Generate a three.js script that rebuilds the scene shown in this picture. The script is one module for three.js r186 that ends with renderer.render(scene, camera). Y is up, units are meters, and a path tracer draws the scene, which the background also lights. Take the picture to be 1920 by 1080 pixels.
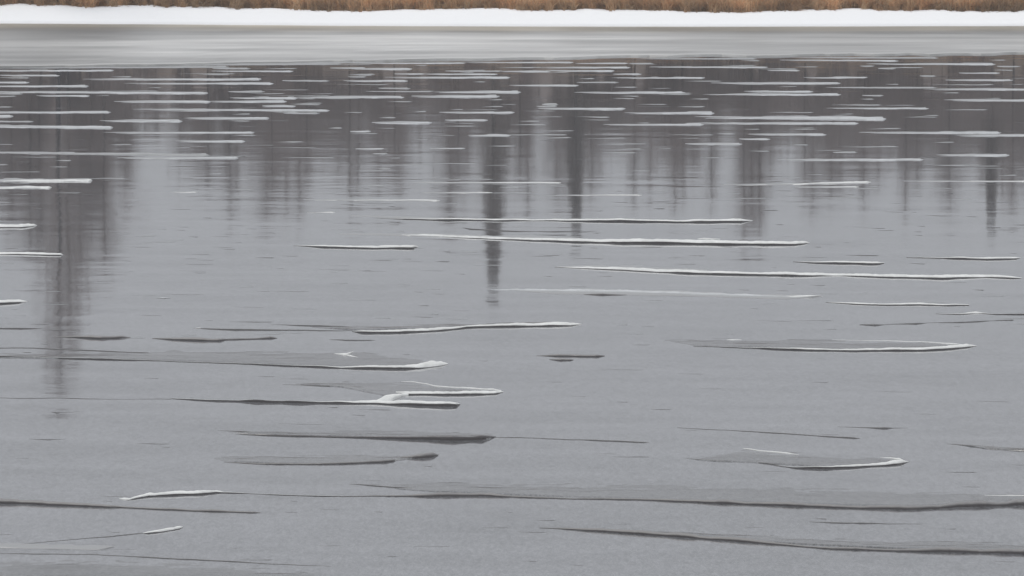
import * as THREE from 'three';
import { mergeGeometries } from 'three/addons/utils/BufferGeometryUtils.js';

// ---------- camera, sky, sun, exposure ----------
const scene = new THREE.Scene();
const FOCAL = 11000, EYE = 6, HORIZON = -214;             // long lens from a 6 m bank, in units of a 1920 x 1080 frame
const PITCH = Math.atan((540 - HORIZON) / FOCAL);
const camera = new THREE.PerspectiveCamera(2 * Math.atan(540 / FOCAL) * 180 / Math.PI, 16 / 9, 1, 9000);
camera.position.set(0, EYE, 0);
camera.rotation.x = -PITCH;
camera.updateMatrixWorld();
scene.add(camera);
const renderer = new THREE.WebGLRenderer({ antialias: true });
renderer.toneMapping = THREE.LinearToneMapping;
renderer.toneMappingExposure = 1.0;
renderer.shadowMap.enabled = true;

{ // even winter overcast, a little brighter overhead
  const W = 256, H = 128, d = new Float32Array(W * H * 4);
  for (let j = 0; j < H; j++) for (let i = 0; i < W; i++) {
    const e = (j + 0.5) / H * Math.PI - Math.PI / 2, up = Math.max(0, Math.sin(e));
    const l = 0.435 * (1 + 1.5 * up), k = (j * W + i) * 4;
    d[k] = l * 0.968; d[k + 1] = l * 1.0; d[k + 2] = l * 1.055; d[k + 3] = 1;
  }
  const t = new THREE.DataTexture(d, W, H, THREE.RGBAFormat, THREE.FloatType);
  t.mapping = THREE.EquirectangularReflectionMapping; t.magFilter = t.minFilter = THREE.LinearFilter; t.needsUpdate = true;
  scene.background = t; scene.environment = t;
}
const sun = new THREE.DirectionalLight(new THREE.Color(1, 0.96, 0.9), 0.7);
sun.position.set(-80, 260, -320); sun.target.position.set(0, 0, -150);
sun.castShadow = true; sun.shadow.radius = 40;
Object.assign(sun.shadow.camera, { left: -150, right: 150, top: 150, bottom: -150, near: 1, far: 700 });
scene.add(sun, sun.target);
scene.fog = new THREE.FogExp2(new THREE.Color().setRGB(0.78, 0.8, 0.83), 0.0004);   // damp winter air over the river

// ---------- helpers ----------
function rng(seed) { let a = seed >>> 0; return () => { a = (a + 0x6D2B79F5) | 0; let t = Math.imul(a ^ (a >>> 15), 1 | a); t = (t + Math.imul(t ^ (t >>> 7), 61 | t)) ^ t; return ((t ^ (t >>> 14)) >>> 0) / 4294967296; }; }
const R = rng(20);
const clamp = (x, a, b) => Math.min(b, Math.max(a, x)), mix = (a, b, t) => a + (b - a) * t;
const smooth = (a, b, x) => { const t = clamp((x - a) / (b - a), 0, 1); return t * t * (3 - 2 * t); };
function hash(i, j, s) { let h = Math.imul(i, 374761393) ^ Math.imul(j, 668265263) ^ Math.imul(s, 974634777); h = Math.imul(h ^ (h >>> 13), 1274126177); return ((h ^ (h >>> 16)) >>> 0) / 4294967296; }
function vnoise(x, y, s, px = 1 << 20, py = 1 << 20) {     // value noise, repeating every px, py cells
  const i = Math.floor(x), j = Math.floor(y), f = x - i, g = y - j, u = f * f * (3 - 2 * f), v = g * g * (3 - 2 * g);
  const m = (n, p) => ((n % p) + p) % p;
  const a = hash(m(i, px), m(j, py), s), b = hash(m(i + 1, px), m(j, py), s), c = hash(m(i, px), m(j + 1, py), s), e = hash(m(i + 1, px), m(j + 1, py), s);
  return mix(mix(a, b, u), mix(c, e, u), v) - 0.5;
}
function table(list, x) {                                   // piecewise-linear look-up in [x, y, x, y ...]
  if (x <= list[0]) return list[1];
  for (let i = 2; i < list.length; i += 2) if (x <= list[i]) return mix(list[i - 1], list[i + 1], (x - list[i - 2]) / (list[i] - list[i - 2]));
  return list[list.length - 1];
}
const used = {};
function numbered(n) { used[n] = (used[n] ?? -1) + 1; return used[n] ? `${n}_${String(used[n]).padStart(3, '0')}` : n; }
function tag(o, label, category, group) { o.userData.label = label; if (category) o.userData.category = category; if (group) o.userData.group = group; return o; }
function mesh(name, g, m, parent = scene) { const o = new THREE.Mesh(g, m); o.name = parent === scene ? numbered(name) : name; o.castShadow = o.receiveShadow = true; parent.add(o); return o; }
function water(px, py) {                                    // where the sight line through a point of the frame meets the river
  const v = new THREE.Vector3((px - 960) / FOCAL, -(py - 540) / FOCAL, -1).applyEuler(camera.rotation);
  const t = EYE / -v.y; return [v.x * t, v.z * t, t];
}
function frameX(x, z) { return 960 + x / -z * FOCAL; }
function geo(pos, idx, uv) {
  const g = new THREE.BufferGeometry(); g.setAttribute('position', new THREE.Float32BufferAttribute(pos, 3));
  if (uv) g.setAttribute('uv', new THREE.Float32BufferAttribute(uv, 2));
  g.setIndex(idx); g.computeVertexNormals(); return g;
}
function grid(xs, zs, fy) {
  const pos = [], uv = [], idx = [], n = xs.length;
  zs.forEach((zz, j) => xs.forEach((x, i) => { const [X, Y, Z] = fy(x, zz, i, j); pos.push(X, Y, Z); uv.push(X, Z); }));
  for (let j = 0; j + 1 < zs.length; j++) for (let i = 0; i + 1 < n; i++) { const a = j * n + i; idx.push(a, a + n, a + 1, a + 1, a + n, a + n + 1); }
  return geo(pos, idx, uv);
}
const span = (a, b, n) => Array.from({ length: n + 1 }, (_, i) => a + (b - a) * i / n);
function noiseTexture(size, f, rep, color) {
  const d = color ? new Uint8Array(size * size * 4) : new Float32Array(size * size * 4);
  for (let j = 0; j < size; j++) for (let i = 0; i < size; i++) {
    const v = f(i / size, j / size), k = (j * size + i) * 4;
    for (let c = 0; c < 3; c++) d[k + c] = color ? clamp(v[c] * 255, 0, 255) : v;
    d[k + 3] = color ? 255 : 1;
  }
  const t = new THREE.DataTexture(d, size, size, THREE.RGBAFormat, color ? THREE.UnsignedByteType : THREE.FloatType);
  t.wrapS = t.wrapT = THREE.RepeatWrapping; t.magFilter = t.minFilter = THREE.LinearFilter; t.repeat.set(rep, rep); t.needsUpdate = true;
  return t;
}
const rgb = (r, g, b) => new THREE.Color().setRGB(r, g, b);

// ---------- materials ----------
const rippleMap = noiseTexture(1024, (u, v) => {
  let s = 0, a = 1;
  for (const [fx, fy] of [[10, 14], [26, 38], [70, 90], [170, 210]]) { s += a * vnoise(u * fx, v * fy, fx, fx, fy); a *= 0.36; }
  return 0.5 + s * 0.5 * (0.45 + 1.1 * smooth(-0.15, 0.3, vnoise(u * 5, v * 7, 9, 5, 7)));
}, 1 / 23);
const iceMap = noiseTexture(1024, (u, v) => {
  let s = vnoise(u * 5, v * 12, 3, 5, 12) * 0.8 + vnoise(u * 14, v * 40, 4, 14, 40) * 0.5 + vnoise(u * 60, v * 120, 5, 60, 120) * 0.25;
  const b = 0.86 + s * 0.2; return [b, b, b * 1.01];
}, 1 / 60, true);
const mottleMap = noiseTexture(2048, (u, v) => {             // random mottle in the colour, standing in for ripple and camera grain
  const g = hash(Math.floor(u * 2048), Math.floor(v * 340), 91) - 0.5, m = vnoise(u * 700, v * 130, 92, 700, 130), l = vnoise(u * 9, v * 30, 93, 9, 30) + 0.6 * vnoise(u * 40, v * 60, 94, 40, 60);
  const b = 0.5 + 0.45 * g + 0.22 * m + 0.2 * l; return [b, b, b * 1.03];
}, 1 / 23, true);
const frostMap = noiseTexture(512, (u, v) => {
  const s = vnoise(u * 20, v * 20, 6, 20, 20) + 0.6 * vnoise(u * 90, v * 90, 7, 90, 90);
  const b = 0.9 + s * 0.16; return [b, b, b];
}, 1 / 3, true);
const snowBump = noiseTexture(512, (u, v) => 0.5 + vnoise(u * 6, v * 6, 11, 6, 6) * 0.6 + vnoise(u * 24, v * 24, 12, 24, 24) * 0.3 + vnoise(u * 90, v * 90, 13, 90, 90) * 0.12, 1 / 8);
const M = {
  water: new THREE.MeshPhysicalMaterial({ color: rgb(0.30, 0.30, 0.307), map: mottleMap, roughness: 0.045, ior: 1.33, bumpMap: rippleMap, bumpScale: 0.0062 }),
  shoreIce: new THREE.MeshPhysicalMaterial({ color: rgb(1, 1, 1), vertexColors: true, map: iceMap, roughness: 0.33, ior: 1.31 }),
  sheet: new THREE.MeshPhysicalMaterial({ color: rgb(0.2, 0.195, 0.19), map: mottleMap, roughness: 0.14, ior: 1.31 }),
  paleSheet: new THREE.MeshPhysicalMaterial({ color: rgb(0.30, 0.30, 0.30), roughness: 0.35, ior: 1.31 }),
  frost: new THREE.MeshStandardMaterial({ color: rgb(0.78, 0.78, 0.755), map: frostMap, roughness: 0.85 }),
  dullFrost: new THREE.MeshStandardMaterial({ color: rgb(0.56, 0.57, 0.575), map: frostMap, roughness: 0.8 }),
  thinFrost: new THREE.MeshStandardMaterial({ color: rgb(0.34, 0.345, 0.345), map: frostMap, roughness: 0.7 }),
  shadedWetEdge: new THREE.MeshStandardMaterial({ color: rgb(0.1, 0.091, 0.09), roughness: 0.45 }),  // wet ice, with the shade of the near faces put into the colour
  thinEdge: new THREE.MeshStandardMaterial({ color: rgb(0.175, 0.168, 0.165), roughness: 0.5 }),
  snow: new THREE.MeshStandardMaterial({ color: rgb(0.93, 0.925, 0.92), roughness: 0.9, bumpMap: snowBump, bumpScale: 0.05 }),
  litter: new THREE.MeshStandardMaterial({ color: rgb(0.15, 0.108, 0.075), roughness: 1 }),
  hill: new THREE.MeshStandardMaterial({ color: rgb(0.175, 0.142, 0.13), roughness: 1 }),
  soil: new THREE.MeshStandardMaterial({ color: rgb(0.1, 0.09, 0.08), roughness: 1 }),
  grass: new THREE.MeshStandardMaterial({ color: rgb(1, 1, 1), roughness: 0.95, side: THREE.DoubleSide }),
  bark: new THREE.MeshStandardMaterial({ color: rgb(0.09, 0.08, 0.072), roughness: 1 }),
  darkBark: new THREE.MeshStandardMaterial({ color: rgb(0.03, 0.026, 0.026), roughness: 1 }),
  twig: new THREE.MeshStandardMaterial({ color: rgb(0.245, 0.202, 0.188), roughness: 1 }),
  needle: new THREE.MeshStandardMaterial({ color: rgb(0.2, 0.175, 0.16), roughness: 1, side: THREE.DoubleSide }),
};

// ---------- ground, river, far bank ----------
const ground = mesh('ground', grid(span(-4000, 4000, 8), span(-6000, 3000, 8), (x, z) => [x, -1.2, z]), M.soil); ground.userData.kind = 'structure';
const river = mesh('river_water', grid(span(-420, 420, 2), span(-263, -9, 2), (x, z) => [x, 0, z]), M.water); river.userData.kind = 'structure';
const nearBank = mesh('near_bank', grid(span(-420, 420, 60), span(-14, 60, 24), (x, z) => [x, z < -12 ? -0.4 : Math.min(4.4, (z + 12) * 0.42) + vnoise(x * 0.3, z * 0.3, 31) * 0.25, z]), M.snow); nearBank.userData.kind = 'structure';

const SHORE = [0, 45.5, 300, 47, 640, 49.7, 1000, 51, 1350, 51.3, 1920, 50];              // foot of the snow, across the frame
const SNOWTOP = [0, 9.5, 100, 11, 190, 14, 220, 11.5, 350, 12, 430, 14.5, 520, 16, 640, 19, 730, 18, 820, 15.5, 900, 13.5, 1000, 15, 1150, 14.5, 1280, 19, 1390, 19.5, 1470, 16.5, 1590, 14.5, 1700, 17.5, 1760, 17, 1830, 20, 1920, 18];
const shoreZ = x => { const fx = frameX(x, -250); return -FOCAL * EYE / (table(SHORE, fx) - HORIZON) + (fx < -60 || fx > 1980 ? vnoise(x * 0.1, 1, 41) * 3 : 0) + vnoise(x * 0.8, 4, 42) * 0.25; };
const snowTop = x => EYE - 257 * (table(SNOWTOP, frameX(x, -257)) - HORIZON) / FOCAL + vnoise(x * 1.5, 2, 43) * 0.06;
const grassZ = x => shoreZ(x) - 7 + vnoise(x * 0.7, 5, 44) * 0.5 + vnoise(x * 3, 6, 45) * 0.9;
function land(x, z) {
  const s = shoreZ(x) - z, hg = snowTop(x);
  if (s < 0) return -0.3;
  if (s < 7) return 0.14 * smooth(0, 0.25, s) + (hg - 0.14) * Math.pow(s / 7, 0.8);
  const t = s - 7;
  return hg + 1.8 * smooth(0, 11, t) * 0.9 + 2.4 * smooth(8, 45, t) + 7 * smooth(40, 220, t) + vnoise(x * 0.12, z * 0.12, 46) * 0.7 * smooth(3, 15, t);
}
const bankX = [...span(-420, -64, 30), ...span(-60, 60, 300), ...span(64, 420, 30)];
const snow = mesh('snow_bank', grid(bankX, [-0.01, 0, 0.05, 0.12, 0.25, 0.6, 1.2, 2, 3, 4, 5, 6, 6.6, 7, 7.4, 8], (x, s) => { const z = shoreZ(x) - s; return [x, s < 0 ? -0.3 : land(x, z) - (s > 7.2 ? 0.25 : 0), z]; }), M.snow); snow.userData.kind = 'structure';
const bank = mesh('bank', grid(bankX, [0, 0.15, 0.6, 1.2, 2, 3, 4.5, 6, 8, 11, 15, 20], (x, t) => { const z = grassZ(x) - t; return [x, t ? land(x, z) + 0.012 : land(x, z) - 0.1, z]; }), M.litter); bank.userData.kind = 'structure';
const hill = mesh('hill', grid(span(-700, 700, 90), [19, 25, 32, 40, 55, 75, 110, 160, 240, 400], (x, t) => { const z = -257 - t; return [x, land(x, z) + (t < 20 ? -0.4 : 0), z]; }), M.hill); hill.userData.kind = 'structure';

// dull grey ice fast to the far shore, its outer edge rimmed with frost
const ICEEDGE = [0, 126, 210, 125, 400, 120, 560, 117, 700, 114, 870, 112, 1040, 111, 1100, 108, 1280, 105.5, 1480, 105, 1700, 102.5, 1920, 101];
{
  const xs = [...span(-3000, -60, 20), ...span(-50, 1970, 400), ...span(1990, 5000, 20)];
  const e = fx => table(ICEEDGE, fx) + vnoise(fx * 0.02, 1, 51) * 3 + vnoise(fx * 0.05, 2, 52) * 0.9;
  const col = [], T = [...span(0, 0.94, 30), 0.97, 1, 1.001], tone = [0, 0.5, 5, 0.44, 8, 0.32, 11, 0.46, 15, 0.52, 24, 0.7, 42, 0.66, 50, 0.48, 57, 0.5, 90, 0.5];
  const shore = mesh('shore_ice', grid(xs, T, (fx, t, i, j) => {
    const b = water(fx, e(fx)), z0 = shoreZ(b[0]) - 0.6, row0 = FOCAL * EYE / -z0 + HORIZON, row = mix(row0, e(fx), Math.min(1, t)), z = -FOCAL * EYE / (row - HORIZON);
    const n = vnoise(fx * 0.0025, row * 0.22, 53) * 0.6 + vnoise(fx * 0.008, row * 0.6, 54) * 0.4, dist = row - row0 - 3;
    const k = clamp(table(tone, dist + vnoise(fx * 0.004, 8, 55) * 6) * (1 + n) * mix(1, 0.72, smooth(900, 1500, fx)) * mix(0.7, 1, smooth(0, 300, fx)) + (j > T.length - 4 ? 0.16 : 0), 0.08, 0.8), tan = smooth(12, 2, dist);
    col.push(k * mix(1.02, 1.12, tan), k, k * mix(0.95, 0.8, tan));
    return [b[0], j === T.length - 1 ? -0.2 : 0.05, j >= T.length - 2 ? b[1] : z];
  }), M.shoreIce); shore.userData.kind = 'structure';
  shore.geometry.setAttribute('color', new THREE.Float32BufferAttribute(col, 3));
}

// ---------- dry grass on the bank ----------
{
  const blades = [], r = rng(5);
  for (let k = 0; k < 12; k++) {
    const a = r() * 6.283, lean = 0.2 + r() * 0.95, h = 0.45 + r() * 0.55, w = 0.012 + r() * 0.012, x0 = (r() - 0.5) * 0.22, z0 = (r() - 0.5) * 0.22;
    const P = [], I = [];
    for (let s = 0; s <= 3; s++) { const t = s / 3, b = lean * h * t * t, ww = w * (1 - t * 0.85), y = h * t * (1 - 0.25 * lean * t); const cx = x0 + Math.cos(a) * b, cz = z0 + Math.sin(a) * b; P.push(cx - ww, y, cz, cx + ww, y, cz + ww * 0.4); }
    for (let s = 0; s < 3; s++) I.push(2 * s, 2 * s + 1, 2 * s + 2, 2 * s + 1, 2 * s + 3, 2 * s + 2);
    blades.push(geo(P, I));
  }
  const tuft = mergeGeometries(blades), N = 21000, im = new THREE.InstancedMesh(tuft, M.grass, N), m = new THREE.Matrix4(), q = new THREE.Quaternion(), c = new THREE.Color();
  for (let k = 0; k < N; k++) {
    const x = (r() - 0.5) * 124, edge = k < 4200, t = edge ? 0.3 - 1.3 * r() * r() : Math.pow(r(), 1.2) * 2.8, z = grassZ(x) - t;
    const s = edge ? 0.2 + r() * r() * 0.6 : 0.5 + r() * 0.4;
    q.setFromEuler(new THREE.Euler(edge ? 0.9 * r() : 0, r() * 6.283, 0, 'XYZ'));
    m.compose(new THREE.Vector3(x, land(x, z) - 0.02, z), q, new THREE.Vector3(s * 1.3, s, s * 1.3)); im.setMatrixAt(k, m);
    const p = vnoise(x * 0.5, z * 0.5, 61) + vnoise(x * 2.2, z, 62) * 0.8, b = (0.98 + p * 0.6) * (0.75 + r() * 0.5) * (edge ? 0.6 : 1), red = r();
    im.setColorAt(k, c.setRGB(0.60 * b, mix(0.35, 0.42, red) * b, mix(0.18, 0.25, red) * b));
  }
  im.name = 'dry_grass'; im.userData.kind = 'stuff'; im.castShadow = im.receiveShadow = true;
  tag(im, 'dead brown grass growing along the top of the snowy far bank', 'grass'); scene.add(im);
}

const ORD = ['first', 'second', 'third', 'fourth', 'fifth', 'sixth', 'seventh', 'eighth', 'ninth', 'tenth', 'eleventh', 'twelfth', 'thirteenth', 'fourteenth', 'fifteenth', 'sixteenth', 'seventeenth', 'eighteenth', 'nineteenth', 'twentieth', 'twenty first', 'twenty second', 'twenty third', 'twenty fourth', 'twenty fifth', 'twenty sixth', 'twenty seventh', 'twenty eighth', 'twenty ninth', 'thirtieth', 'thirty first', 'thirty second', 'thirty third', 'thirty fourth'];
// ---------- trees on the far bank (seen as reflections in the river) ----------
function limb(out, a, b, ra, rb, sides = 5) {
  const dir = b.clone().sub(a), L = dir.length(); if (L < 1e-4) return;
  const g = new THREE.CylinderGeometry(rb, ra, L, sides, 1, true);
  g.applyQuaternion(new THREE.Quaternion().setFromUnitVectors(new THREE.Vector3(0, 1, 0), dir.normalize())); g.translate((a.x + b.x) / 2, (a.y + b.y) / 2, (a.z + b.z) / 2);
  g.deleteAttribute('uv'); out.push(g);
}
const V = (x, y, z) => new THREE.Vector3(x, y, z);
function treeGroup(name, trunk, crown, cm, bm = M.bark) { const g = new THREE.Group(); g.name = name; mesh('trunk', trunk, bm, g); mesh('crown', crown, cm, g); return g; }
function bareTree(seed, wide, from, thick = 0.14) {                       // one unit of 10 m high
  const r = rng(seed), H = 10, tr = [], br = []; let p = V(0, -0.3, 0); const axis = [];
  for (let i = 1; i <= 9; i++) { const t = i / 9, q = V((r() - 0.5) * 0.16, H * t, (r() - 0.5) * 0.16); limb(tr, p, q, thick * (1.08 - (i - 1) / 9), thick * (1.08 - t), 7); axis.push(p.clone(), q.clone()); p = q; }
  const n = 46;
  for (let k = 0; k < n; k++) {
    const t = from + (1 - from) * (k + r()) / n, y = H * t, a = k * 2.4 + r(), c = axis[Math.min(17, Math.floor(t * 9) * 2)], o = V(c.x, y, c.z);
    const L = wide * Math.pow(Math.sin(Math.PI * Math.min(0.97, 0.18 + 0.8 * (t - from) / (1 - from))), 0.7) * (0.6 + 0.6 * r()), up = 0.7 + r() * 0.7;
    const d = V(Math.cos(a), up, Math.sin(a)).normalize(), mid = o.clone().addScaledVector(d, L * 0.5), end = mid.clone().addScaledVector(V(d.x, d.y + 0.5, d.z).normalize(), L * 0.6);
    limb(br, o, mid, 0.045, 0.03, 4); limb(br, mid, end, 0.03, 0.012, 4);
    for (let j = 0; j < 7; j++) {
      const f = r(), s = f < 0.5 ? o.clone().lerp(mid, 0.3 + f) : mid.clone().lerp(end, f), b = r() * 6.28, l = L * (0.25 + 0.3 * r()), e = s.clone().add(V(Math.cos(b) * l, l * (0.4 + r()), Math.sin(b) * l));
      limb(br, s, e, 0.016, 0.008, 3);
      for (let i = 0; i < 4; i++) { const s2 = s.clone().lerp(e, 0.3 + 0.7 * r()), b2 = r() * 6.28, l2 = l * 0.5; limb(br, s2, s2.clone().add(V(Math.cos(b2) * l2, l2 * r(), Math.sin(b2) * l2)), 0.009, 0.005, 3); }
    }
  }
  return treeGroup('bare_tree', mergeGeometries(tr), mergeGeometries(br), M.twig, thick > 0.1 ? M.darkBark : M.bark);
}
function conifer(seed, wide) {
  const r = rng(seed), H = 10, tr = [], cr = [];
  limb(tr, V(0, -0.3, 0), V(0, H * 0.55, 0), 0.13, 0.07, 7); limb(tr, V(0, H * 0.55, 0), V(0, H, 0), 0.07, 0.01, 6);
  for (let k = 0; k < 120; k++) {
    const t = 0.08 + 0.91 * Math.pow(k / 120, 0.85), y = H * t, a = k * 2.399 + r(), L = wide * Math.pow(1 - t, 1.05) * (0.45 + 0.65 * r()) + 0.06;
    const e = V(Math.cos(a) * L, y - L * 0.25, Math.sin(a) * L), o = V(0, y, 0);
    limb(cr, o, e, 0.02, 0.008, 3);
    for (let j = 0; j < 5; j++) {                           // sprays of needles along the branch
      const c = o.clone().lerp(e, 0.25 + 0.78 * (j + r()) / 6), s = 0.16 + 0.14 * r(), q = new THREE.PlaneGeometry(s * 1.9, s * 0.8); q.deleteAttribute('uv');
      q.rotateX(-1.2 + r()); q.rotateY(r() * 6.28); q.translate(c.x, c.y - 0.05, c.z); cr.push(q);
    }
  }
  return treeGroup('conifer', mergeGeometries(tr.map(g => g.toNonIndexed())), mergeGeometries(cr.map(g => g.toNonIndexed())), M.needle);
}
function shrub(seed) {                                      // 3 m of bare stems
  const r = rng(seed), st = [];
  for (let k = 0; k < 34; k++) {
    const a = r() * 6.28, s = V(Math.cos(a) * 0.25 * r(), -0.1, Math.sin(a) * 0.25 * r()), h = 1.6 + 1.5 * r(), l = 0.25 + 0.9 * r(), m = V(s.x + Math.cos(a) * l * 0.4, h * 0.55, s.z + Math.sin(a) * l * 0.4), e = V(s.x + Math.cos(a) * l, h, s.z + Math.sin(a) * l);
    limb(st, s, m, 0.022, 0.016, 3); limb(st, m, e, 0.016, 0.006, 3);
    for (let j = 0; j < 8; j++) { const c = j < 3 ? s.clone().lerp(m, 0.4 + 0.6 * r()) : m.clone().lerp(e, r()), b = r() * 6.28, l2 = 0.25 + 0.4 * r(); limb(st, c, c.clone().add(V(Math.cos(b) * l2, l2 * (0.6 + r()), Math.sin(b) * l2)), 0.009, 0.004, 3); }
  }
  const g = new THREE.Group(); g.name = 'shrub'; mesh('stem', mergeGeometries(st), M.twig, g); return g;
}
const kinds = { tall: bareTree(101, 2.0, 0.12), wide: bareTree(105, 2.3, 0.1, 0.075), slim: bareTree(102, 1.3, 0.08, 0.07), fir: conifer(103, 2.3), thinFir: conifer(104, 1.6) };
const bushes = [shrub(111), shrub(112), shrub(113)];
function plant(proto, x, z, h, unit, label, category, group, sx = 1) {
  const o = proto.clone(); o.name = numbered(proto.name); scene.add(o);
  const s = h / unit; o.position.set(x, land(x, z) - 0.05, z); o.scale.set(s * sx, s, s * sx); o.rotation.y = R() * 6.28; return tag(o, label, category, group);
}
function treeAt(kind, fx, tip, back, label, group, sx) {    // tip: the row its reflection reaches
  const z = -258 - back, x = (fx - 960) / FOCAL * -z, h = (tip - HORIZON) / FOCAL * -z - EYE - land(x, z);
  plant(kinds[kind], x, z, h, 10, label, kind.endsWith('ir') ? 'conifer' : 'tree', group, sx);
}
treeAt('tall', 110, 730, 3.5, 'tallest bare tree on the far bank, its dark trunk reflected at the left edge', null, 0.62);
treeAt('fir', 925, 550, 8, 'tall conifer on the far bank, reflected as a dark spike in mid river', null, 0.8);
treeAt('thinFir', 1080, 450, 9, 'conifer on the far bank, reflected just right of the dark central spike');
treeAt('slim', 1395, 470, 8, 'taller of two slim bare trees standing together on the far bank at right', null, 0.8);
treeAt('slim', 1425, 455, 9, 'shorter of two slim bare trees standing together on the far bank at right', null, 0.8);
treeAt('thinFir', 1860, 430, 9, 'conifer on the far bank reflected near the right edge of the river');
{
  const list = [[-60, 420, 'wide'], [20, 420, 'wide'], [55, 480, 'wide'], [75, 470, 'wide'], [125, 640, 'slim'], [150, 520, 'wide'], [170, 430, 'wide'], [195, 500, 'wide'], [235, 350, 'slim'], [390, 345, 'wide'], [430, 405, 'slim'], [510, 370, 'slim'], [575, 345, 'wide'], [655, 385, 'slim'], [740, 340, 'wide'], [860, 350, 'wide'], [975, 350, 'wide'], [1110, 360, 'wide'], [1190, 380, 'slim'], [1280, 360, 'wide'], [1335, 385, 'slim'], [1410, 430, 'wide'], [1510, 365, 'slim'], [1560, 360, 'wide'], [1620, 385, 'slim'], [1700, 400, 'slim'], [1720, 350, 'wide'], [1780, 390, 'wide'], [1900, 390, 'wide'], [1990, 410, 'wide']];
  list.forEach(([fx, tip, k], i) => treeAt(k, fx, tip, 6 + R() * 10, `${k === 'wide' ? 'spreading' : 'slim'} bare tree in the wood, its reflection ${ORD[i]} from the left`, 'bare trees at the front of the wood on the far bank'));
  const GAPS = [325, 30, 590, 20, 815, 24, 1020, 20, 1150, 26, 1362, 16, 1470, 18];
  const wood = (name, label, geometries, material, spots) => {       // a thicket that reads as one mass
    const o = new THREE.Group(); o.name = name; tag(o, label, name === 'far_wood' ? 'wood' : 'thicket'); o.userData.kind = 'stuff'; scene.add(o);
    geometries.forEach((g, i) => {
      const mine = spots.filter((s, n) => n % geometries.length === i), im = new THREE.InstancedMesh(g, material, mine.length), m = new THREE.Matrix4(), q = new THREE.Quaternion();
      mine.forEach(([x, z, sx, sy], n) => { q.setFromAxisAngle(V(0, 1, 0), R() * 6.28); im.setMatrixAt(n, m.compose(V(x, land(x, z) - 0.05, z), q, V(sx, sy, sx))); });
      im.name = 'thicket_mass'; im.userData.kind = 'stuff'; im.castShadow = im.receiveShadow = true; o.add(im);
    });
  };
  const whole = g => mergeGeometries(g.children.map(c => c.geometry)), far = [], low = [];
  for (let k = 0; k < 360; k++) {
    const fx = -1100 + 4100 * (k + R()) / 360, z = -272 - R() * 45, x = (fx - 960) / FOCAL * -z; let tip = 215 + 200 * Math.pow(R(), 1.5);
    for (let i = 0; i < GAPS.length; i += 2) if (Math.abs(fx - GAPS[i]) < GAPS[i + 1]) tip = 175 + 40 * R();
    const h = (tip - HORIZON) / FOCAL * -z - EYE - land(x, z); far.push([x, z, h / 10 * 1.15, h / 10]);
  }
  wood('far_wood', 'bare grey wood on the hill behind the far bank, seen as a dark reflection', [whole(kinds.wide), whole(kinds.slim)], M.twig, far);
  for (let k = 0; k < 640; k++) { const z = -260.5 - 36 * R(), s = 0.6 + 0.9 * R(); low.push([-100 + 200 * R(), z, s * 1.15, s]); }
  wood('undergrowth', 'leafless brown undergrowth behind the grass of the far bank, seen as a reflection', bushes.map(whole), M.twig, low);
}

// ---------- ice floes ----------
// stroke: [x, y, white, dark, x, y, white, dark ...] along the near waterline of a floe, thicknesses as seen
function stroke(list, seed, step = 3) {
  const n = list.length / 4, S = []; const x0 = list[0], x1 = list[(n - 1) * 4], N = Math.max(8, Math.ceil(Math.abs(x1 - x0) / step));
  for (let i = 0; i <= N; i++) {
    const x = mix(x0, x1, i / N), at = c => { const l = []; for (let k = 0; k < n; k++) l.push(x1 > x0 ? list[k * 4] : -list[k * 4], list[k * 4 + c]); return table(l, x1 > x0 ? x : -x); };
    const rough = 1 + 0.35 * vnoise(x * 0.04, seed, 71) + 0.22 * vnoise(x * 0.16, seed, 72);
    S.push([x, at(1) + 0.9 * vnoise(x * 0.03, seed, 73) + 0.25 * vnoise(x * 0.12, seed, 74), Math.max(0, at(2) * rough), Math.max(0, at(3) * (1 + 0.6 * vnoise(x * 0.025, seed, 75) + 0.12 * vnoise(x * 0.1, seed, 76)))]);
  }
  return S;
}
function loft(rows) {
  const pos = [], uv = [], idx = [], n = rows[0].length;
  rows.forEach(r => r.forEach(p => { pos.push(...p); uv.push(p[0], p[2] + p[1] * 3); }));
  for (let i = 0; i + 1 < rows.length; i++) for (let j = 0; j + 1 < n; j++) { const a = i * n + j; idx.push(a, a + n, a + 1, a + 1, a + n, a + n + 1); }
  return geo(pos, idx, uv);
}
function section(S, what) {
  return loft(S.map(([x, y, tw, td]) => {
    const [X, Z, d] = water(x, y), s = d / FOCAL, hd = td * s * 0.72, back = EYE / d;
    if (what === 'dark') { const w = Math.min(0.25, hd * 4) + 0.002; return [[X, -0.02, Z + 0.004], [X, hd * 0.5, Z + 0.002], [X, hd, Z - 0.004], [X, hd * 0.9, Z - 0.01 - w * 0.2], [X, -0.01, Z - 0.01 - w]]; }
    const hp = Math.min(tw * s * 0.6, 0.045), W = (tw * s - hp) / back + 0.012, b = hd > 0 ? hd * 1.01 + 0.001 : -0.01;
    return [[X, b - 0.004, Z - 0.001], [X, hd + hp * 0.55, Z - W * 0.12], [X, hd + hp * 0.85, Z - W * 0.35], [X, hd + hp, Z - W * 0.7], [X, hd * 0.6 + hp * 0.6, Z - W * 0.95], [X, -0.02, Z - W - 0.05]];
  }));
}
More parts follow.
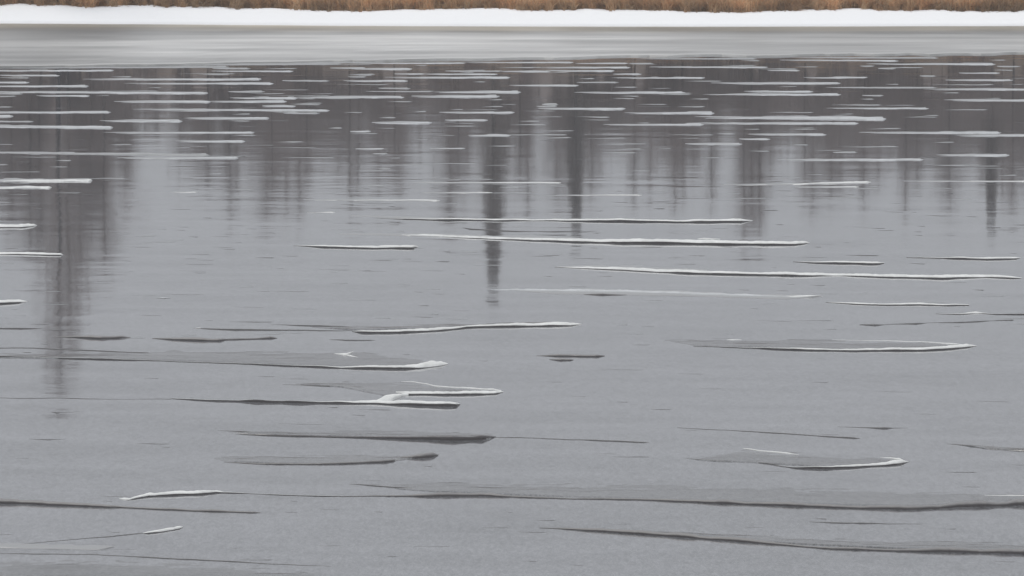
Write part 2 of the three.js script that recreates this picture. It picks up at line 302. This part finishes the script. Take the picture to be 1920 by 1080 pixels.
function plate(pts, thick, seed) {                          // low sheet of ice whose outline is given in the frame; its back dips under the water in ragged strips
  const n = pts.length / 2; let x0 = 1e9, x1 = -1e9;
  for (let i = 0; i < n; i++) { x0 = Math.min(x0, pts[2 * i]); x1 = Math.max(x1, pts[2 * i]); }
  const range = x => {
    let lo = 1e9, hi = -1e9;
    for (let i = 0; i < n; i++) {
      const ax = pts[2 * i], ay = pts[2 * i + 1], bx = pts[(2 * i + 2) % (2 * n)], by = pts[(2 * i + 3) % (2 * n)];
      if ((x - ax) * (x - bx) <= 0 && ax !== bx) { const y = mix(ay, by, (x - ax) / (bx - ax)); lo = Math.min(lo, y); hi = Math.max(hi, y); }
    }
    return [lo, hi];
  };
  const N = Math.max(10, Math.round((x1 - x0) / 7)), rows = 16;
  return grid(span(x0 + 0.01, x1 - 0.01, N), span(0, 1, rows), (x, t, i) => {
    const [lo, hi] = range(x), tall = hi - lo, y = mix(lo - 0.5, hi + 0.3, t), w = water(x, y), u = i / N;
    const ends = Math.min(smooth(0, 0.16, u), smooth(1, 0.97, u)), streak = vnoise(x * 0.012, y * 0.35 + seed, 82) + 0.7 * vnoise(x * 0.04, y * 0.8 + seed, 83);
    const h = thick * Math.min(1, tall / 5) * (smooth(0, 0.9, t) * smooth(1.02, 0.93, t) * ends * 1.5 - 0.26 + streak * 0.85);
    return [w[0], i === 0 || i === N || t === 0 || t === 1 ? -0.01 : h, w[1]];
  });
}
let floeNumber = 0;
function recentre(o) {                                      // puts the group at the floe's own place
  const b = new THREE.Box3().setFromObject(o), c = b.getCenter(V(0, 0, 0)); c.y = 0;
  o.children.forEach(k => { k.geometry.translate(-c.x, 0, -c.z); }); o.position.copy(c);
}
function floe(label, pieces, group, category = 'ice floe') {
  const o = new THREE.Group(); o.name = numbered('ice_floe'); const seed = ++floeNumber * 7;
  pieces.forEach(([kind, list, mat], i) => {
    if (kind === 'sheet') mesh('ice_sheet', plate(list, 0.007 + 0.001 * i, seed + i), M[mat ?? 'sheet'], o);
    if (kind === 'rim' || kind === 'edge') {
      const S = stroke(list, seed + i);
      if (S.some(p => p[3] > 0.05)) mesh('shaded_wet_edge', section(S, 'dark'), M[kind === 'edge' && mat ? mat : 'shadedWetEdge'], o);  // dark face carries the painted shade of the near side
      if (kind === 'edge' && mat === 'shadedWetEdge') mesh('half_tone_lip', section(S.map(([x, y, , td]) => [x, y, td * 0.8, td * 0.9]), 'white'), M.thinEdge, o);  // lip added in a half tone, softening the painted dark edge
      if (S.some(p => p[2] > 0.05)) mesh('frost_rim', section(S, 'white'), M[kind === 'rim' && mat ? mat : 'frost'], o);
    }
  });
  scene.add(o); recentre(o); return tag(o, label, category, group);
}

// far out: narrow floes drifting to the right, blunt right ends, thin tails
const FAR = [];
const far = (x0, x1, y, th, tone = 1, dy = 0, dark = 0) => FAR.push({ x0, x1, y, th, tone, dy, dark });
// left third
far(-60, 213, 132, 3); far(60, 430, 127, 2.6, 0, -2); far(330, 640, 121.5, 2.8, 0, -2); far(665, 873, 118, 2.6); far(880, 1075, 116.5, 2.8); far(520, 700, 117, 2.4, 0); far(1210, 1420, 110, 2.4, 0); far(1500, 1760, 108, 2.4, 0);
far(3, 112, 141, 3.2); far(-40, 55, 154, 3); far(-60, 166, 161, 4); far(-60, 390, 171, 4.5, 1, 3); far(-30, 43, 175, 3, 0); far(73, 168, 179, 3.4);
far(170, 490, 148, 4); far(257, 513, 156, 3.4); far(533, 618, 151, 2.8, 0); far(430, 497, 171.5, 3, 0); far(400, 470, 128, 2.6, 0); far(407, 550, 133, 3);
far(227, 395, 190, 4.8); far(397, 538, 189.5, 4.8); far(437, 558, 183, 4, 1); far(493, 555, 198.5, 4); far(560, 758, 181.5, 4);
far(-60, 208, 210, 4); far(-40, 25, 217, 5); far(197, 342, 226, 5); far(-40, 63, 227.5, 2.5, 0); far(-80, 212, 235, 6, 1, 3);
far(283, 618, 204.5, 4.6, 1, 2); far(533, 600, 212, 3, 0); far(353, 505, 221, 5); far(217, 477, 248, 4.6); far(337, 460, 264, 4.6);
far(-80, 393, 284, 5, 0, 6); far(233, 447, 295.5, 5); far(-80, 173, 337, 7.5); far(-60, 97, 350, 6.5); far(320, 370, 360, 2);
// middle third
far(620, 685, 127, 2.8); far(665, 773, 129, 3.2); far(740, 797, 138, 2.6); far(653, 687, 143.5, 2.6, 0); far(650, 765, 151, 4);
far(800, 933, 138.5, 3); far(740, 957, 144.5, 4); far(840, 942, 133, 2.6, 0); far(943, 1032, 133.5, 3); far(1032, 1152, 132, 3.4); far(1027, 1182, 126, 2.8);
far(1083, 1178, 118.5, 2.6); far(1180, 1225, 118.5, 2.6, 0); far(1150, 1203, 138.5, 2.8); far(1157, 1322, 145.5, 3); far(963, 1085, 159.5, 4); far(1083, 1160, 154, 2.8, 0);
far(710, 770, 165, 2.8, 0); far(693, 813, 171, 2.6, 0); far(823, 977, 172, 5); far(783, 937, 180, 5.6); far(1017, 1047, 195.5, 4, 0); far(1093, 1285, 173, 4); far(1233, 1440, 125.5, 3);
far(1007, 1045, 199, 2.5, 0); far(1020, 1173, 203, 5); far(1180, 1340, 211, 5); far(833, 965, 210.5, 4); far(837, 915, 225, 4); far(703, 810, 229.5, 5);
far(657, 695, 246, 4); far(880, 958, 253, 5); far(667, 720, 278.5, 3); far(700, 727, 287.5, 2.6, 0); far(807, 872, 278, 2.4); far(1143, 1320, 233, 4.6);
far(787, 1052, 341.5, 3, 1, 1); far(797, 923, 361, 2.4); far(1050, 1203, 365.5, 2.6); far(590, 825, 374, 4, 1, 1); far(577, 628, 398, 2.8);
// right third
far(1440, 1500, 131.5, 2.8); far(1480, 1685, 112.5, 2.8, 1, 1); far(1613, 1640, 123.5, 2.6, 0); far(1643, 1867, 119.5, 3.6); far(1647, 1680, 128, 3, 0); far(1800, 1875, 136.5, 3); far(1780, 1900, 150, 3);
far(1725, 1755, 142, 2.6, 0); far(1870, 1913, 124, 2.6, 0); far(1513, 1627, 145, 3); far(1353, 1577, 155.5, 4.2); far(1563, 1757, 164, 2.6, 0); far(1753, 1990, 167, 4); far(1403, 1525, 171, 4.6); far(1330, 1577, 176.5, 4);
far(1617, 1657, 178.5, 2.8, 0); far(1787, 1990, 187, 5.5); far(1313, 1610, 230.5, 4.6); far(1323, 1662, 218, 8, 1, 3); far(1563, 1742, 202.5, 3.2); far(1413, 1550, 251.5, 4);
far(1387, 1445, 260, 3.4); far(1290, 1392, 269.5, 4); far(1633, 1878, 248, 4.6); far(1800, 1990, 253, 4.4); far(1477, 1732, 299, 5.4, 1, -1); far(1563, 1608, 285.5, 2.4, 0);
far(1763, 1893, 290, 5.6); far(1380, 1633, 346, 4.6, 1, -5); far(1497, 1610, 350.5, 2.6); far(1720, 1990, 339.5, 3);
{
  const COL = ['far left', 'near left', 'centre left', 'centre right', 'near right', 'far right'], count = [0, 0, 0, 0, 0, 0];
  FAR.sort((a, b) => a.y + a.dy - b.y - b.dy);
  for (const f of FAR) {
    const L = f.x1 - f.x0, c = clamp(Math.floor(f.x1 / 320), 0, 5), tone = f.y > 300 ? 'frost' : f.tone ? 'dullFrost' : 'thinFrost', yb = f.y + f.th * 0.5, pts = [];
    for (let k = 0; k <= 7; k++) { const u = k / 7, x = f.x0 + (L - 5) * u; pts.push(x, yb + f.dy * u, f.th * 0.74 * mix(0.06, 1, smooth(-0.1, 0.95, u)), f.dark); }
    pts.push(f.x1, yb + f.dy - f.th * 0.3, 0.5, 0);
    const tail = [f.x0 - 0.12 * L, f.y, f.x0 + 0.4 * L, f.y - f.th * 0.45 + f.dy * 0.4, f.x1 - 4, f.y + f.dy - f.th * 0.5, f.x1, f.y + f.dy, f.x1 - 5, yb + f.dy, f.x0 + 0.3 * L, yb + 0.3 * f.dy];
    const size = L > 190 ? 'long' : L > 95 ? 'slender' : 'short';
    floe(`${size} ${f.tone ? 'white' : 'greyish'} floe, its tip ${ORD[count[c]++]} below the shore ice in the ${COL[c]} sixth`, [['sheet', tail, 'paleSheet'], ['rim', pts, tone]], 'narrow floes drifting below the far shore');
  }
}

// nearer floes
floe('white floe with a dark underside cut by the left edge, above the trunk reflection end', [['rim', [-60, 427, 6, 2, 40, 427, 6, 2, 60, 425, 5, 1, 69, 423, 1, 0]]]);
floe('thin straight white floe from the left edge touching the reflected tree trunk', [['rim', [-60, 476, 4, 1.5, 60, 478, 4, 1.5, 112, 479, 3.5, 2, 118, 478, 0.6, 0]]]);
floe('short thick white floe at the left edge level with the lower trunk reflection', [['rim', [-60, 570, 4, 6, 0, 570, 4.5, 5, 35, 568, 5, 3, 51, 566, 1, 0]]]);
floe('lone short white floe with dark front edge left of the central reflection', [['rim', [550, 461, 0, 0.6, 610, 464, 2.4, 3, 700, 466, 4, 3.5, 775, 466, 4.5, 3, 784, 463, 1, 0]]]);
floe('long level white floe crossing the central conifer reflection, upper of the two there', [['sheet', [650, 404, 800, 406, 1000, 409, 1000, 414, 820, 412], 'paleSheet'], ['rim', [700, 409, 0, 0.6, 830, 413, 1.5, 3, 940, 414, 2.2, 2.4, 1010, 414, 2.5, 1.5, 1180, 416, 2.8, 4, 1280, 417, 3, 3.5, 1390, 416.5, 4, 3, 1411, 414, 1, 0]]]);
floe('faint dark hooked ice edge between two long floes at the central reflection', [['edge', [868, 427, 0, 0.5, 880, 430, 0, 2.4, 930, 433, 0, 2, 1000, 434.5, 0, 1, 1090, 435, 0, 1.8, 1120, 433, 0, 0.3], 'thinEdge']]);
floe('longest pale floe with dark front edge, running right from the central reflection', [['sheet', [610, 439, 760, 436, 900, 439, 1100, 444, 1100, 449, 900, 446, 720, 441], 'paleSheet'], ['rim', [720, 441, 0.8, 0, 800, 443, 4, 0, 880, 447, 4, 1, 960, 450, 3.5, 2.2, 1090, 455, 5, 4, 1240, 457, 6, 4.5, 1400, 459, 5.5, 4, 1490, 459, 5.5, 3.4, 1510, 457, 4, 2, 1518, 455, 0.8, 0]], ['rim', [1308, 448, 0.6, 0, 1320, 448, 2.4, 0, 1350, 449, 1, 0]]]);
floe('short low white floe with dark underside, alone right of the longest floe tip', [['rim', [1487, 491, 0, 0.8, 1525, 493, 0.8, 2.5, 1580, 494.5, 3, 3, 1645, 495.5, 2.6, 3.4, 1658, 494, 0.6, 1]]]);
floe('slim white floe with dark underside near the right edge, above a longer one', [['rim', [1700, 483, 0, 0.8, 1775, 485, 1, 2.6, 1850, 487, 2.8, 3, 1905, 486, 3.2, 2.2, 1914, 484, 0.8, 0]]]);
floe('very long pale floe tapering left, reaching the right edge below the slim one', [['sheet', [1030, 499, 1090, 496, 1200, 498, 1330, 504, 1330, 510, 1120, 504], 'paleSheet'], ['rim', [1040, 501, 0, 1, 1100, 504, 3, 1.4, 1200, 509, 6, 2, 1290, 513, 5, 3.4, 1420, 516, 4, 3.2, 1520, 518, 5, 3, 1570, 517, 5, 0.6, 1640, 520, 5, 3, 1770, 523, 5, 3, 1850, 520, 4.5, 2, 1900, 522, 3, 2.2, 1917, 522, 0.6, 0.5]]]);
floe('broad faint white strip of thin ice with a small white fin at its right', [['sheet', [940, 542, 1100, 541, 1280, 545, 1470, 551, 1550, 556, 1470, 561, 1280, 555, 1040, 551], 'paleSheet'], ['rim', [920, 544, 0.5, 0, 970, 545, 4, 0, 1090, 547, 5.5, 0, 1200, 549, 5, 0, 1330, 554, 6, 0, 1440, 557, 4, 0, 1480, 557, 1, 0], 'dullFrost'], ['edge', [1095, 553, 0, 0.6, 1130, 553.5, 0, 2.6, 1160, 553.5, 0, 1.6, 1180, 553, 0, 0.2], 'shadedWetEdge'], ['rim', [1474, 555, 0.8, 0, 1484, 558, 3.4, 0.3, 1500, 558, 3.6, 1.5, 1522, 557.5, 1.8, 3, 1539, 555, 0.4, 1.4]]]);
floe('thin straight floe with dark front edge just right of the small white fin', [['rim', [1548, 567, 0, 1, 1600, 571, 2.4, 2, 1660, 572.5, 2, 3, 1720, 572, 3, 2, 1780, 573.5, 2, 3, 1817, 573, 0.6, 2]]]);
floe('thin dark ice line with one small white bump near the right edge', [['rim', [1755, 588, 0, 1, 1800, 590, 0.6, 2.4, 1816, 589, 2.4, 1.6, 1830, 588, 4, 0.4, 1842, 588, 1.2, 1, 1860, 589.5, 0, 1.6, 1900, 590, 0, 2.4, 1960, 590, 0, 2]]]);
floe('broken dashed dark ice line sloping up to the right, near the right edge', [['edge', [1612, 609, 0, 1, 1640, 610.5, 0, 2.6, 1660, 609, 0, 0.8, 1675, 608, 0, 1.4, 1718, 607.5, 0, 2.6, 1740, 605, 0, 0.4, 1800, 605, 0, 2.4, 1838, 603, 0, 1.8, 1860, 601.5, 0, 0.5, 1900, 600.5, 0, 2], 'thinEdge']]);
floe('stepped white floe with a thick dark front edge in the middle of the river', [['sheet', [560, 612, 700, 610, 900, 606, 1060, 602, 1060, 606, 900, 612, 680, 620]], ['rim', [660, 622, 0, 1, 678, 624.5, 1.5, 4, 760, 624, 3.6, 4.5, 830, 620.5, 5, 3.5, 862, 616.5, 3, 2.5, 875, 614.5, 1.6, 2.8, 940, 613.5, 4, 4, 1030, 612, 5.5, 3.8, 1070, 611, 6.5, 2, 1082, 609.5, 4, 1, 1091, 609, 0.6, 0.6]]]);
floe('thin dark ice edge at left starting from a tiny white speck', [['edge', [362, 616, 0, 0, 382, 616, 0, 1.4, 440, 618.5, 0, 3, 540, 619.5, 0, 2.2, 620, 620, 0, 1.4, 668, 620, 0, 0.3], 'thinEdge'], ['rim', [366, 616, 0.5, 0, 373, 616, 1.8, 0, 380, 616.5, 0.5, 0]]]);
floe('short thin dark ice edge just above the left end of the stepped floe', [['edge', [508, 608.5, 0, 0.3, 570, 611, 0, 2, 640, 612.5, 0, 2, 655, 612, 0, 0.3], 'thinEdge'], ['edge', [430, 603, 0, 0.2, 480, 604, 0, 1.2, 510, 604, 0, 0.2], 'thinEdge']]);
floe('dark ice edge cut by the left edge beside the foot of the trunk reflection', [['edge', [-40, 615, 0, 2, 40, 616.5, 0, 2.6, 80, 615.5, 0, 0.4], 'thinEdge'], ['edge', [80, 619, 0, 0.2, 110, 619.5, 0, 1.4, 150, 619, 0, 0.1], 'thinEdge']]);
floe('dark lens shaped ice edge just right of the trunk reflection foot', [['edge', [100, 632, 0, 0.4, 135, 633, 0, 2, 190, 635.5, 0, 6.5, 225, 634.5, 0, 4, 245, 633.5, 0, 0.6], 'shadedWetEdge']]);
floe('second dark lens of ice trailing a thin line toward the stepped floe', [['edge', [285, 635, 0, 0.6, 320, 637, 0, 3, 380, 639, 0, 5, 412, 639.5, 0, 4.6, 422, 637.5, 0, 2, 480, 636, 0, 1.6, 508, 635, 0, 3, 520, 634.5, 0, 0.4], 'shadedWetEdge']]);
floe('short faint dark dash directly below the left end of the stepped floe', [['edge', [618, 637, 0, 0.5, 650, 638, 0, 2.2, 690, 638, 0, 2.2, 704, 637.5, 0, 0.4], 'thinEdge']]);
floe('pair of short dark ice dashes alone in the open middle of the river', [['edge', [1005, 667, 0, 0.3, 1050, 668.5, 0, 3, 1120, 669.5, 0, 4.2, 1134, 668, 0, 0.8], 'shadedWetEdge'], ['edge', [1030, 674, 0, 0.6, 1050, 676, 0, 3, 1070, 676, 0, 2.6, 1076, 675, 0, 0.3], 'shadedWetEdge']]);
floe('thin dark ice line at the left edge above the great left floe', [['edge', [-40, 652, 0, 1, 60, 653, 0, 1.2, 150, 656.5, 0, 2, 270, 662, 0, 1.8, 285, 662, 0, 0.2], 'thinEdge']]);
floe('great left floe with a turned up white tip and a forked white tuft', [['sheet', [-60, 664, 200, 658, 450, 652, 640, 655, 760, 668, 838, 680, 780, 690, 560, 686, 300, 676, 0, 671]], ['rim', [-60, 669, 0, 3, 60, 671, 0, 3.6, 200, 674.5, 0, 3.4, 300, 677, 0, 1.6, 440, 682, 0, 1.8, 540, 686.5, 0, 3, 620, 690, 0.6, 3.6, 700, 691.5, 3, 4, 760, 692, 5, 4.6, 785, 691, 9, 3, 805, 688.5, 12, 1.4, 826, 686, 11, 0.8, 840, 683, 1.6, 0.3]], ['rim', [626, 663, 0.5, 0, 636, 665, 3, 0, 646, 667, 7, 0, 654, 665.5, 6, 0, 663, 660, 1, 0], 'frost'], ['rim', [640, 665, 1.2, 0, 658, 669.5, 3, 0, 674, 671.5, 0.6, 0], 'frost']]);
floe('pointed floe at right with a white rim round its right end', [['sheet', [1240, 637, 1370, 634, 1560, 637, 1790, 644, 1826, 649, 1720, 655, 1500, 655, 1300, 648]], ['rim', [1300, 649, 0, 0.8, 1380, 652, 0, 2, 1450, 655, 0.4, 3, 1510, 657.5, 2, 4.2, 1620, 658.5, 3, 4.2, 1730, 657.5, 4, 3.6, 1790, 654.5, 6.5, 3, 1815, 652, 6.5, 2, 1831, 649.5, 1, 0.3]], ['rim', [1560, 637.5, 0.4, 0, 1640, 639, 1, 0, 1730, 641.5, 1.4, 0, 1785, 645, 2.4, 0, 1812, 648, 2, 0], 'frost'], ['rim', [1362, 637, 0.5, 0, 1375, 637.5, 2.6, 0, 1391, 637.5, 0.6, 0]], ['edge', [1290, 639, 0, 0.3, 1320, 639.5, 0, 1.6, 1360, 638.5, 0, 0.6], 'thinEdge']]);
floe('branching white floe shaped like a letter Y lying left of centre', [['sheet', [540, 719, 660, 714, 760, 716, 850, 726, 942, 734, 760, 738, 735, 746, 640, 726]], ['rim', [752, 716, 0.4, 0, 775, 717, 1.8, 0, 800, 720.5, 2.2, 0, 818, 725, 2, 0, 850, 727, 1.8, 0, 890, 729, 2.2, 0, 925, 731.5, 3.4, 0, 940, 734, 2, 0]], ['rim', [742, 737, 2, 1, 760, 740, 4, 4, 830, 741, 4, 4.6, 900, 740, 5, 4, 930, 738.5, 6, 3, 944, 735, 1, 0.3]], ['rim', [704, 753, 2, 0, 714, 753, 8, 0, 721, 753, 15, 0, 729, 753, 17, 0, 736, 751.5, 16, 0, 741, 749, 12.5, 0, 748, 746.5, 10, 0, 755, 743, 6, 0, 766, 741, 4, 0]], ['rim', [320, 748, 0, 1, 380, 751, 0, 3, 480, 754.5, 0, 6, 580, 756.5, 0, 5.5, 640, 757, 1.5, 4, 700, 757.5, 5, 4, 760, 759.5, 5.5, 5.5, 830, 762, 3.6, 7, 856, 762, 2.6, 6, 863, 758, 0.8, 1]], ['edge', [530, 721, 0, 0.4, 590, 723.5, 0, 2, 660, 726, 0, 2.8, 705, 727, 0, 0.3], 'thinEdge'], ['edge', [-40, 746, 0, 0.8, 120, 747, 0, 1.2, 240, 749, 0, 0.6, 320, 748.5, 0, 0.8], 'thinEdge']]);
floe('thick soft dark ice edge with a long thin tail on its right', [['sheet', [420, 810, 560, 808, 800, 807, 930, 814, 920, 824, 700, 820, 500, 816]], ['rim', [440, 814, 0, 0.5, 500, 817, 0, 2.4, 640, 820, 0, 3, 760, 823, 0, 5.5, 850, 826, 0, 9, 905, 825, 0, 9, 930, 819, 0, 1]], ['edge', [926, 820, 0, 1, 1010, 822, 0, 1.4, 1110, 826, 0, 2, 1205, 830, 0, 2.2, 1216, 830, 0, 0.3], 'thinEdge'], ['edge', [410, 807, 0, 0.3, 450, 809, 0, 1.6, 490, 811, 0, 0.3], 'thinEdge']]);
floe('grey sheet of thin ice ending in a stepped dark lip below the soft edge', [['sheet', [395, 858, 520, 852, 680, 850, 760, 851, 820, 853, 740, 865, 640, 871, 520, 870, 420, 866]], ['edge', [420, 867, 0, 0.4, 480, 870, 0, 1.8, 600, 871.5, 0, 2.2, 670, 869, 0, 3, 720, 867, 0, 3.6, 738, 865, 0, 3, 744, 863, 0, 0.4], 'shadedWetEdge'], ['edge', [740, 861, 0, 0.6, 756, 859.5, 0, 3.4, 790, 859, 0, 6, 812, 856.5, 0, 5.6, 822, 854, 0, 0.6], 'shadedWetEdge']]);
floe('oval floe at lower right with white tip and a slanting white fin', [['sheet', [1290, 860, 1340, 850, 1400, 842, 1520, 849, 1650, 857, 1702, 866, 1550, 877, 1440, 870, 1310, 864]], ['rim', [1392, 841.5, 0.6, 0, 1410, 844, 2.6, 0, 1450, 848, 2.4, 0, 1480, 851.5, 2.6, 0, 1498, 853, 0.5, 0]], ['rim', [1455, 874, 0, 1, 1490, 878, 0, 4, 1545, 879.5, 0.8, 6, 1600, 877, 3.4, 5.6, 1660, 873.5, 4.5, 4, 1690, 870.5, 6.5, 3, 1704, 866, 1, 0.4]], ['rim', [1650, 858, 0.4, 0, 1670, 860, 2.4, 0, 1688, 863, 4.5, 0, 1699, 866, 1.5, 0]], ['edge', [1288, 860, 0, 0.6, 1350, 864, 0, 2.6, 1410, 866.5, 0, 2, 1450, 871, 0, 2.6, 1470, 875, 0, 1], 'thinEdge']]);
floe('thin dark ice line sloping gently down above the oval lower right floe', [['edge', [1270, 802, 0, 0.6, 1400, 809, 0, 1.4, 1500, 815, 0, 1.8, 1600, 822, 0, 2.4, 1613, 822.5, 0, 0.4], 'thinEdge']]);
floe('short dark ice dash right of the thin sloping line, above the oval floe', [['edge', [1570, 800.5, 0, 0.4, 1630, 802, 0, 1.4, 1660, 804, 0, 3, 1676, 803, 0, 0.6, 1700, 803, 0, 0.2], 'thinEdge']]);
floe('faint grey ice strip at the right edge, level with the oval floe top', [['sheet', [1778, 831, 1850, 835, 1990, 842, 1990, 850, 1850, 842]], ['edge', [1776, 832, 0, 0.4, 1830, 838, 0, 1.8, 1960, 848, 0, 1.6], 'thinEdge']]);
floe('bowed white floe like a bone at lower left with a dark underside', [['rim', [223, 935.5, 1, 0, 232, 937, 4, 0.2, 242, 938, 4, 1.6, 252, 936, 4, 3, 280, 931.5, 5, 3.6, 330, 929, 5.5, 4, 380, 927, 5, 4.4, 405, 924.5, 3.4, 4, 420, 924.5, 0.3, 2.4, 470, 926, 0, 1.4, 540, 929, 0, 2, 610, 930.5, 0, 2, 660, 931, 0, 0.6]]]);
floe('long dark ice edge entering from the left edge below the bowed white floe', [['edge', [-50, 943, 0, 6, 30, 945, 0, 6.5, 110, 948, 0, 5, 220, 952, 0, 3, 340, 957.5, 0, 2.4, 440, 961, 0, 3, 475, 962, 0, 1.8, 490, 961.5, 0, 0.3], 'shadedWetEdge']]);
floe('small slanted white floe at the lower left corner with a faint tail', [['rim', [268, 1000, 0.6, 0.6, 276, 1000.5, 2, 2.6, 300, 998, 4.5, 2, 325, 994.5, 5.5, 2.4, 338, 992, 5, 2, 343, 989, 1, 0.5]], ['edge', [40, 1020, 0, 0.4, 130, 1012, 0, 1.4, 200, 1007, 0, 1.4, 268, 1000, 0, 1.2], 'thinEdge']]);
floe('biggest thin ice sheet, its wavy dark edge crossing to the right edge', [['sheet', [655, 906, 900, 903, 1300, 905, 1550, 910, 1720, 916, 1850, 926, 1990, 925, 1990, 945, 1800, 947, 1690, 952, 1400, 944, 1150, 936, 900, 928, 770, 920]], ['edge', [640, 931, 0, 0.8, 720, 930.5, 0, 2.2, 830, 931, 0, 4.5, 920, 931, 0, 4, 1000, 934, 0, 2, 1080, 936, 0, 2, 1200, 938, 0, 3, 1300, 942, 0, 4.6, 1440, 948, 0, 6, 1530, 951, 0, 5.6, 1620, 954, 0, 4, 1720, 955.5, 0, 6, 1800, 951, 0, 6.6, 1900, 948, 0, 7.4, 1980, 947, 0, 7], 'shadedWetEdge'], ['edge', [655, 907.5, 0, 0.5, 700, 911, 0, 2.2, 770, 916, 0, 2, 790, 917, 0, 0.3], 'thinEdge'], ['rim', [1846, 929, 0.5, 0, 1880, 930, 1.8, 0, 1980, 931, 2, 0]]]);
floe('lowest dark edged ice sheet, sweeping down toward the bottom right', [['sheet', [1010, 988, 1300, 995, 1480, 1005, 1700, 1012, 1990, 1020, 1990, 1036, 1700, 1031, 1480, 1020, 1280, 1005]], ['edge', [1010, 990, 0, 0.6, 1070, 993, 0, 2.4, 1160, 999, 0, 5, 1280, 1008, 0, 6, 1400, 1017, 0, 5, 1470, 1023, 0, 3, 1560, 1030, 0, 3, 1680, 1034, 0, 3.4, 1780, 1035, 0, 5.5, 1870, 1037.5, 0, 5.5, 1980, 1039, 0, 5], 'shadedWetEdge']]);
floe('short dark ice dash between the two wavy dark edges at lower right', [['edge', [1518, 978.5, 0, 0.5, 1580, 981, 0, 2, 1610, 982, 0, 3.2, 1650, 982, 0, 1.4, 1730, 983, 0, 0.6], 'thinEdge']]);
floe('tiny dark ice dash alone below the left tree reflection', [['edge', [94, 772, 0, 0.4, 106, 774, 0, 2.4, 118, 773.5, 0, 0.8, 150, 772, 0, 0.3], 'thinEdge']]);
floe('faint dark ice dashes above the bowed floe at far left', [['edge', [55, 823, 0, 0.3, 90, 825, 0, 1.6, 122, 824, 0, 0.3], 'thinEdge']]);
floe('small white frost speck on the water left of the reflected trunk foot', [['rim', [293, 558.5, 0.4, 0.4, 305, 559.5, 1.8, 0.8, 320, 558.5, 0.3, 0.3], 'dullFrost']]);
floe('faint patch of frosted thin ice in the bottom left corner', [['sheet', [-40, 1016, 120, 1018, 220, 1024, 190, 1031, 60, 1029, -40, 1026], 'paleSheet']]);
floe('grey frosted ice along the bottom edge at left', [['sheet', [-60, 1052, 120, 1046, 330, 1052, 520, 1066, 700, 1090, -60, 1092]], ['edge', [-40, 1038, 0, 0.6, 180, 1040, 0, 1.6, 330, 1048, 0, 2, 520, 1058, 0, 1.4, 620, 1062, 0, 0.3], 'thinEdge']]);

// faint dark ripples of the water, put in as low dark-coloured lips
{
  const parts = [], r = rng(78);
  for (let k = 0; k < 420; k++) {
    const y = k < 260 ? 190 + 330 * Math.pow(r(), 0.8) : 330 + 730 * r(), L = 14 + 90 * r() * r(), x = -150 + r() * 2220, th = 0.35 + 0.75 * r() * r();
    parts.push(section(stroke([x, y, 0, 0.05, x + L * 0.5, y + 0.6, 0, th, x + L * 0.9, y + 0.8, 0, th, x + L, y + 0.5, 0, 0.05], k + 1000, 8), 'dark'));
  }
  const o = mesh('painted_ripples', mergeGeometries(parts), M.thinEdge); o.userData.kind = 'stuff'; tag(o, 'faint dark ripples painted as thin lips all over the calm river', 'skim ice');
}
// faint scraps and slivers between them, too many and too faint to count
{
  const parts = [], r = rng(77);
  for (let k = 0; k < 330; k++) {
    const far = k < 230, y = far ? 112 + Math.pow(r(), 1.1) * 260 : 340 + r() * 300, L = (far ? 25 + 110 * r() * r() : 12 + 50 * r()), x = -150 + r() * 2220, th = far ? 0.7 + 1.1 * r() : 0.5 + 0.7 * r();
    parts.push(section(stroke([x, y, 0.1, 0, x + L * 0.6, y + 0.3, th, 0, x + L * 0.95, y + 0.3, th, 0, x + L, y, 0.1, 0], k, 7), 'white'));
  }
  const o = mesh('brash_ice', mergeGeometries(parts), M.thinFrost); o.userData.kind = 'stuff'; tag(o, 'faint grey slivers of brash ice scattered between the floes', 'brash ice');
}
renderer.render(scene, camera);
